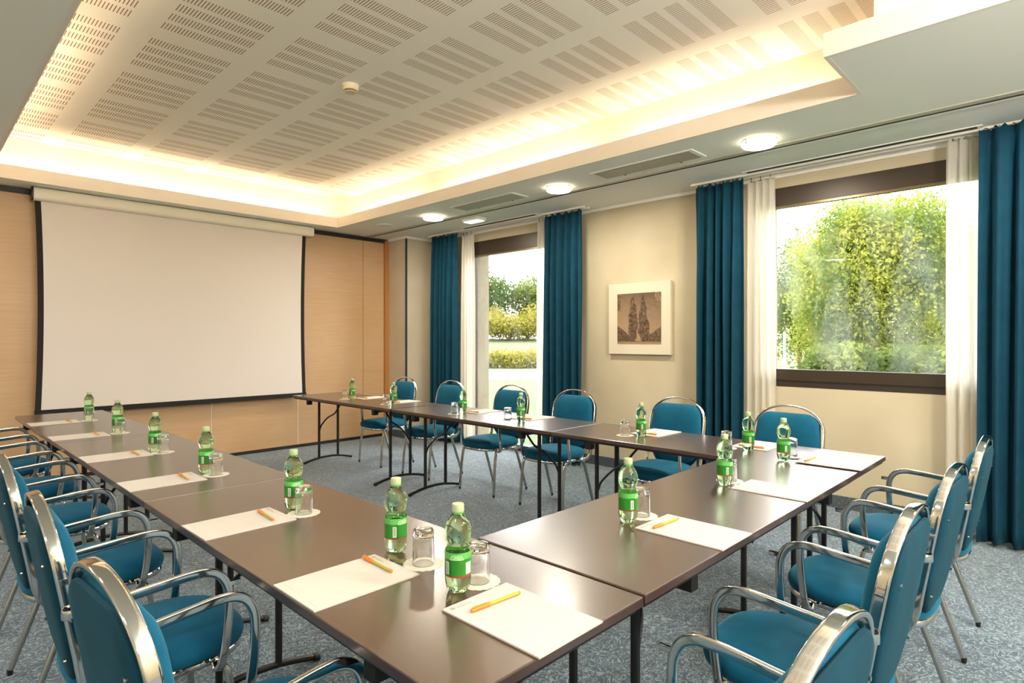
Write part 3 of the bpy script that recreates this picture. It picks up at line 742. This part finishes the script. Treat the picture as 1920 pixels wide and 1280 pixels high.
def make_pad():
    root = empty('notepad')
    MB().box(-.105, -.1485, .0, .105, .1485, .0008).build('backing_board', m_padback, root)
    o = MB().box(-.105, -.1485, .0008, .105, .1485, .0045).build('sheets', m_paper, root)
    hd = MB(); z = .0046
    def rect(x0, y0, x1, y1): hd.add([(x0, y0, z), (x1, y0, z), (x1, y1, z), (x0, y1, z)], [(0, 1, 2, 3)])
    for i in range(3):
        for j in range(3): rect(-.092+i*.004, .128+j*.004, -.0888+i*.004, .1312+j*.004)
    rect(-.077, .1345, -.045, .1362); rect(-.077, .1290, -.030, .1312)
    for k in range(7): rect(-.027+k*.004, .1298, -.0245+k*.004, .1305)
    rect(.062, -.136, .092, -.1352); rect(.058, -.1365, .0605, -.1345)
    rect(-.09, -.128, -.035, -.1275)
    hd.build('printed_header', m_print, root)
    fn = MB()
    for (cx, cy, r) in ((-.088, -.139, .006), (-.03, -.126, .005), (.0, -.118, .004), (.04, -.118, .005), (-.055, -.112, .004), (.05, -.135, .004), (.02, -.134, .004), (-.02, -.098, .004)):
        for k in range(12):
            a, c = 2*PI*k/12, 2*PI*(k+1)/12
            fn.add([(cx+r*math.cos(a), cy+r*math.sin(a), z), (cx+r*math.cos(c), cy+r*math.sin(c), z), (cx+(r-.0009)*math.cos(c), cy+(r-.0009)*math.sin(c), z), (cx+(r-.0009)*math.cos(a), cy+(r-.0009)*math.sin(a), z)], [(0, 1, 2, 3)])
    fn.build('printed_motifs', m_printf, root)
    return root
def make_pen():
    root = empty('ballpoint_pen')
    def cone(p, nm, mt, n=10):
        MB().sweep([(x, 0, .0055) for x, r in p], .0045, .0045, ref=(0, 0, 1), n=n, e=2).build(nm, mt, root, smooth=True)
    def tap(p, nm, mt):
        rings = [[(x, r*math.cos(2*PI*k/10), .0056+r*math.sin(2*PI*k/10)) for k in range(10)] for x, r in p]
        return MB().rings(rings).build(nm, mt, root, smooth=True)
    c = tap([(-.074, .0025), (-.073, .0042), (-.068, .0047), (-.022, .0055), (-.020, .0048)], 'cap', m_orange)
    MB().box(-.070, -.0015, .0100, -.030, .0015, .0118).build('clip', m_orange, c)
    tap([(-.020, .0041), (.068, .0041)], 'barrel', m_barrel); tap([(.068, .0042), (.073, .0040), (.0745, .0025)], 'end_plug', m_orange)
    return root
PB, PG, PD, PP, PN = make_bottle(), make_glass(), make_doily(), make_pad(), make_pen()
first = True
VIEW = (0, 0)
for k in WH:
    g = 'left tables' if k[0] == 'A' else 'right crossing table' if k[0] == 'B' else 'window tables'
    mk = lambda p: p if first else copy_tree(p)
    o = mk(PB); x, y = BOT[k]; o.location = (x, y, ZT if k[0] != 'B' else ZT+.004)
    rot = {'A7': .0, 'B1': .6, 'B2': .4, 'B3': .3}.get(k, .25 if k[0] == 'A' else .35)
    if k in ('A1', 'A2', 'A3', 'A4', 'A5'): rot = .75 - .12*'A1A2A3A4A5'.find(k)/2
    if k == 'A6': rot = .45
    if k == 'A7': rot = -.42
    o.rotation_euler = (0, 0, rot); tag(o, 'green plastic water bottle on the '+WH[k], 'bottle', 'water bottles on the '+g)
    x, y = GLS[k]; zt = ZT if k[0] != 'B' else ZT+.004
    o = mk(PD); o.location = (x, y, zt); tag(o, 'white scalloped paper coaster on the '+WH[k], 'coaster', 'paper coasters on the '+g)
    o = mk(PG); o.location = (x, y, zt+.0011); tag(o, 'upturned clear tumbler on the '+WH[k], 'glass', 'tumblers on the '+g)
    x, y, a = PAD[k]; o = mk(PP); o.location = (x, y, zt); o.rotation_euler = (0, 0, math.radians(a-90 if k[0] != 'B' and k != 'A7' else a-90))
    tag(o, 'white lined notepad on the '+WH[k], 'notepad', 'notepads on the '+g)
    if k in PEN:
        x, y, a = PEN[k]; o = mk(PN); o.location = (x, y, zt+.0046); o.rotation_euler = (0, 0, math.radians(a)); tag(o, 'yellow pen with orange cap on the '+WH[k], 'pen', 'pens on the '+g)
    first = False

# ------------------------------------------------------------------ outdoors
def leaves(name, parts, n, size, mat, parent, flat=.0, seed=0):
    r = np.random.default_rng(seed); P = []
    tot = sum(p[3]*p[4]*p[5] for p in parts)
    for cx, cy, cz, rx, ry, rz in parts:
        k = int(n*rx*ry*rz/tot); d = r.normal(size=(k, 3)); d /= np.linalg.norm(d, axis=1)[:, None]
        rad = r.random(k)**.45*(1+.10*r.normal(size=k)); P.append(np.array([cx, cy, cz])+d*rad[:, None]*np.array([rx, ry, rz]))
    P = np.concatenate(P); k = len(P)
    a = r.normal(size=(k, 3)); a /= np.linalg.norm(a, axis=1)[:, None]; b = r.normal(size=(k, 3)); b -= a*(a*b).sum(1)[:, None]; b /= np.linalg.norm(b, axis=1)[:, None]
    s_ = size*(.6+.8*r.random(k))[:, None]
    V = np.stack([P-a*s_, P-b*s_*.5, P+a*s_, P+b*s_*.5], 1).reshape(-1, 3); V[:, 2] = np.maximum(V[:, 2], -.05)
    me = bpy.data.meshes.new(name); me.vertices.add(4*k); me.vertices.foreach_set('co', V.ravel()); me.loops.add(4*k); me.loops.foreach_set('vertex_index', np.arange(4*k))
    me.polygons.add(k); me.polygons.foreach_set('loop_start', np.arange(k)*4); me.update(calc_edges=True); me.materials.append(mat)
    o = bpy.data.objects.new(name, me); COL.objects.link(o)
    if parent: o.parent = parent
    return o
SN, CS = .71801, .69603
def at(u, dep): 
    la = (u-960)/1112.9*dep; return (dep*SN+la*CS, dep*CS-la*SN)
def tree(u, dep, top, w, mat, n, size, label, kind='tree', base=0, seed=0, blobs=9, cat='tree', gz=-.1):
    x, y = at(u, dep); root = empty(kind, (x, y, gz)); tag(root, label, cat)
    r = random.Random(seed); H_ = top-gz; parts = [(0, 0, base+(H_-base)*.55, w*.42, w*.42, (H_-base)*.42)]
    for k in range(blobs):
        a = r.uniform(0, 2*PI); q = r.uniform(.2, 1); zz = base+(H_-base)*r.uniform(.25, .86); rr_ = w*r.uniform(.13, .24)
        parts.append((math.cos(a)*w*.38*q, math.sin(a)*w*.38*q, zz, rr_, rr_, rr_*.9))
    leaves('crown', parts, n, size, mat, root, seed=seed)
    b = MB(); b.sweep(spline([(0, 0, 0), (.05*w, .02*w, H_*.3), (-.02*w, 0, H_*.65)], 4), .02*w+.02, .02*w+.02, ref=(1, 0, 0), n=8)
    for k in range(5):
        a = k*1.3; b.sweep([(.02*w, 0, H_*(.25+.07*k)), (math.cos(a)*w*.25, math.sin(a)*w*.25, H_*(.5+.07*k))], .008*w+.01, .008*w+.01, ref=(1, 0, .3), n=6)
    b.build('trunk', m_bark, root, smooth=True); return root
g = MB().add([(XW+.28, -60, -.12), (160, -60, -.12), (160, 160, -.12), (XW+.28, 160, -.12)], [(0, 1, 2, 3)]) or None
gb = MB(); gb.add([(XW+.28, -60, -.12), (160, -60, -.12), (160, 160, -.12), (-60, 160, -.12), (-60, YW+.4, -.12), (XW+.28, YW+.4, -.12)], [(0, 1, 2, 3, 4, 5)])
gb.box(XW+.28, -6, -.3, XW+.5, 9, -.121)
tag(gb.build('lawn', m_lawn), 'bright green lawn outside the windows', 'lawn', kind='stuff')
def strip_ground(d0, d1, z, name, mat, label, cat, kind=None):
    pts = [at(300, d0), at(1800, d0), at(1800, d1), at(300, d1)]
    b = MB(); b.add([(*p, z) for p in pts]+[(*p, z-.03) for p in pts], [(0, 1, 2, 3), (4, 7, 6, 5), (0, 4, 5, 1), (1, 5, 6, 2), (2, 6, 7, 3), (3, 7, 4, 0)]); tag(b.build(name, mat), label, cat, kind=kind)
strip_ground(22, 29, -.09, 'gravel_path', m_path, 'pale gravel path crossing beyond the lawn', 'path')
mb = MB(); prof_ = [(33, -.11), (38, .1), (48, .85), (60, 1.45), (120, 1.6)]; L_ = [at(100, d)+(z,) for d, z in prof_]; Rr_ = [at(2000, d)+(z,) for d, z in prof_]
n_ = len(prof_); mb.add(L_+Rr_, [(k, n_+k, n_+k+1, k+1) for k in range(n_-1)]); tag(mb.build('meadow', m_field), 'sunlit meadow rising beyond the low hedge', 'meadow', kind='stuff')
# low hedge
hx, hy_ = at(965, 31.5); hd = empty('hedge', (hx, hy_, -.1)); tag(hd, 'low yellow green hedge behind the gravel path', 'hedge')
pp = []
rnd = random.Random(3)
for k in range(26):
    x, y = at(700+k*22, 31.5+rnd.uniform(-.5, .5)); pp.append((x-hx, y-hy_, .42, .75, .75, .5+.1*rnd.random()))
leaves('foliage', pp, 15000, .09, m_leafy, hd, seed=5)
b = MB()
for p in pp: b.cyl((p[0], p[1], 0), .03, .5, 6)
b.build('stems', m_bark, hd)
# trees seen through the glass door
tree(885, 62, 9.0, 10.0, m_leafd, 16000, .16, 'dark green tree at the left beyond the meadow, seen through glass door', seed=11, gz=1.4)
tree(1012, 64, 8.6, 9.0, m_leafs, 14000, .16, 'pale green tree at the right beyond the meadow, seen through glass door', seed=12, gz=1.4)
tree(955, 57, 3.9, 8.0, m_leafy, 12000, .12, 'sunny yellow green bush between two trees beyond the meadow', 'bush', seed=13, cat='bush', gz=1.3)
tree(1440, 60, 7.5, 9, m_leafs, 8000, .18, 'distant tree at the left edge of the large window', seed=15, gz=1.4)
# large window
tree(1632, 14.5, 4.75, 4.3, m_leaf, 100000, .044, 'large rounded light green tree filling the large window', seed=21, blobs=22)
tree(1815, 15.5, 4.7, 3.4, m_leaf, 40000, .045, 'light green tree at the right edge of the large window', seed=22, blobs=12)
tree(1500, 21, 5.3, 2.8, m_leafs, 9000, .07, 'slim pale tree at the left edge of the large window', seed=23, blobs=8)
tree(1590, 11.6, 1.15, 2.2, m_leafs, 16000, .05, 'low grey green shrub under the large rounded tree', 'shrub', seed=24, cat='shrub')
tree(1752, 11.2, 1.25, 2.2, m_leafs, 14000, .05, 'low green shrub in the lower right of the large window', 'shrub', seed=25, cat='shrub')
x, y = at(1471, 20); t = MB().cyl((0, 0, 0), .035, 1.75, 10).build('garden_post', m_white); t.location = (x, y, -.12); tag(t, 'thin white post on the grass, seen through the large window', 'post')

# ------------------------------------------------------------------ light
wd = bpy.data.worlds.new('sky'); sc.world = wd; wd.use_nodes = True
bg = wd.node_tree.nodes['Background']; bg.inputs[0].default_value = (1, .985, .94, 1); bg.inputs[1].default_value = 4.8
su = bpy.data.lights.new('sun', 'SUN'); su.energy = 3; su.angle = .02; su.color = (1, .95, .80)
so = bpy.data.objects.new('sun', su); COL.objects.link(so)
d = Vector((-.10, -.62, -.62)); so.rotation_euler = d.to_track_quat('-Z', 'Y').to_euler()
# unseen ceiling lamps added as fill; first two continue the window-side row
def lamp2(x, y, w=13):
    l = bpy.data.lights.new('fill_lamp', 'AREA'); l.shape = 'DISK'; l.size = .3; l.energy = w; l.color = (1, .95, .86)
    o = bpy.data.objects.new('fill_lamp', l); COL.objects.link(o); o.location = (x, y, ZC-.02)
for x, y in ((4.285, -.15), (4.285, -2.0), (-.8, -2.2), (-.8, .6), (-.8, 3.2), (-.8, 5.6), (1.8, -2.8)): lamp2(x, y)

def fill_point(x, y, w, z=1.95):  # point light added out of view as fill, without any fitting
    l = bpy.data.lights.new('fill_point', 'POINT'); l.shadow_soft_size = .14; l.energy = w; l.color = (1, .95, .86)
    o = bpy.data.objects.new('fill_point', l); COL.objects.link(o); o.location = (x, y, z)
for x, y, w in ((-2.0, 5.4, 14), (-2.0, 1.5, 10), (.5, -3.2, 24), (3.4, -3.2, 24)): fill_point(x, y, w)
for x, y in ((2.2, -1.2), (.9, -1.7)):   # unseen lights added at the rear to brighten the upper ceiling
    fill_point(x, y, 85, 2.45)
# ------------------------------------------------------------------ camera and view
cam = bpy.data.cameras.new('camera'); cam.sensor_width = 36; cam.lens = 36*1112.9/1920; cam.shift_y = (636.96-640)/1920; cam.clip_end = 400
co = bpy.data.objects.new('camera', cam); COL.objects.link(co); co.location = (0, 0, 1.361); co.rotation_euler = (PI/2, 0, -math.radians(45.892)); sc.camera = co
vs = sc.view_settings; sc.display_settings.display_device = 'sRGB'; vs.view_transform = 'Standard'; vs.look = 'None'; vs.gamma = 1; vs.exposure = 1.0; vs.use_curve_mapping = False
cy = sc.cycles
cy.use_denoising = True; cy.max_bounces = 10; cy.diffuse_bounces = 5; cy.transmission_bounces = 10; cy.transparent_max_bounces = 16
cy.sample_clamp_indirect = 6; cy.caustics_reflective = False; cy.caustics_refractive = True; cy.blur_glossy = .5
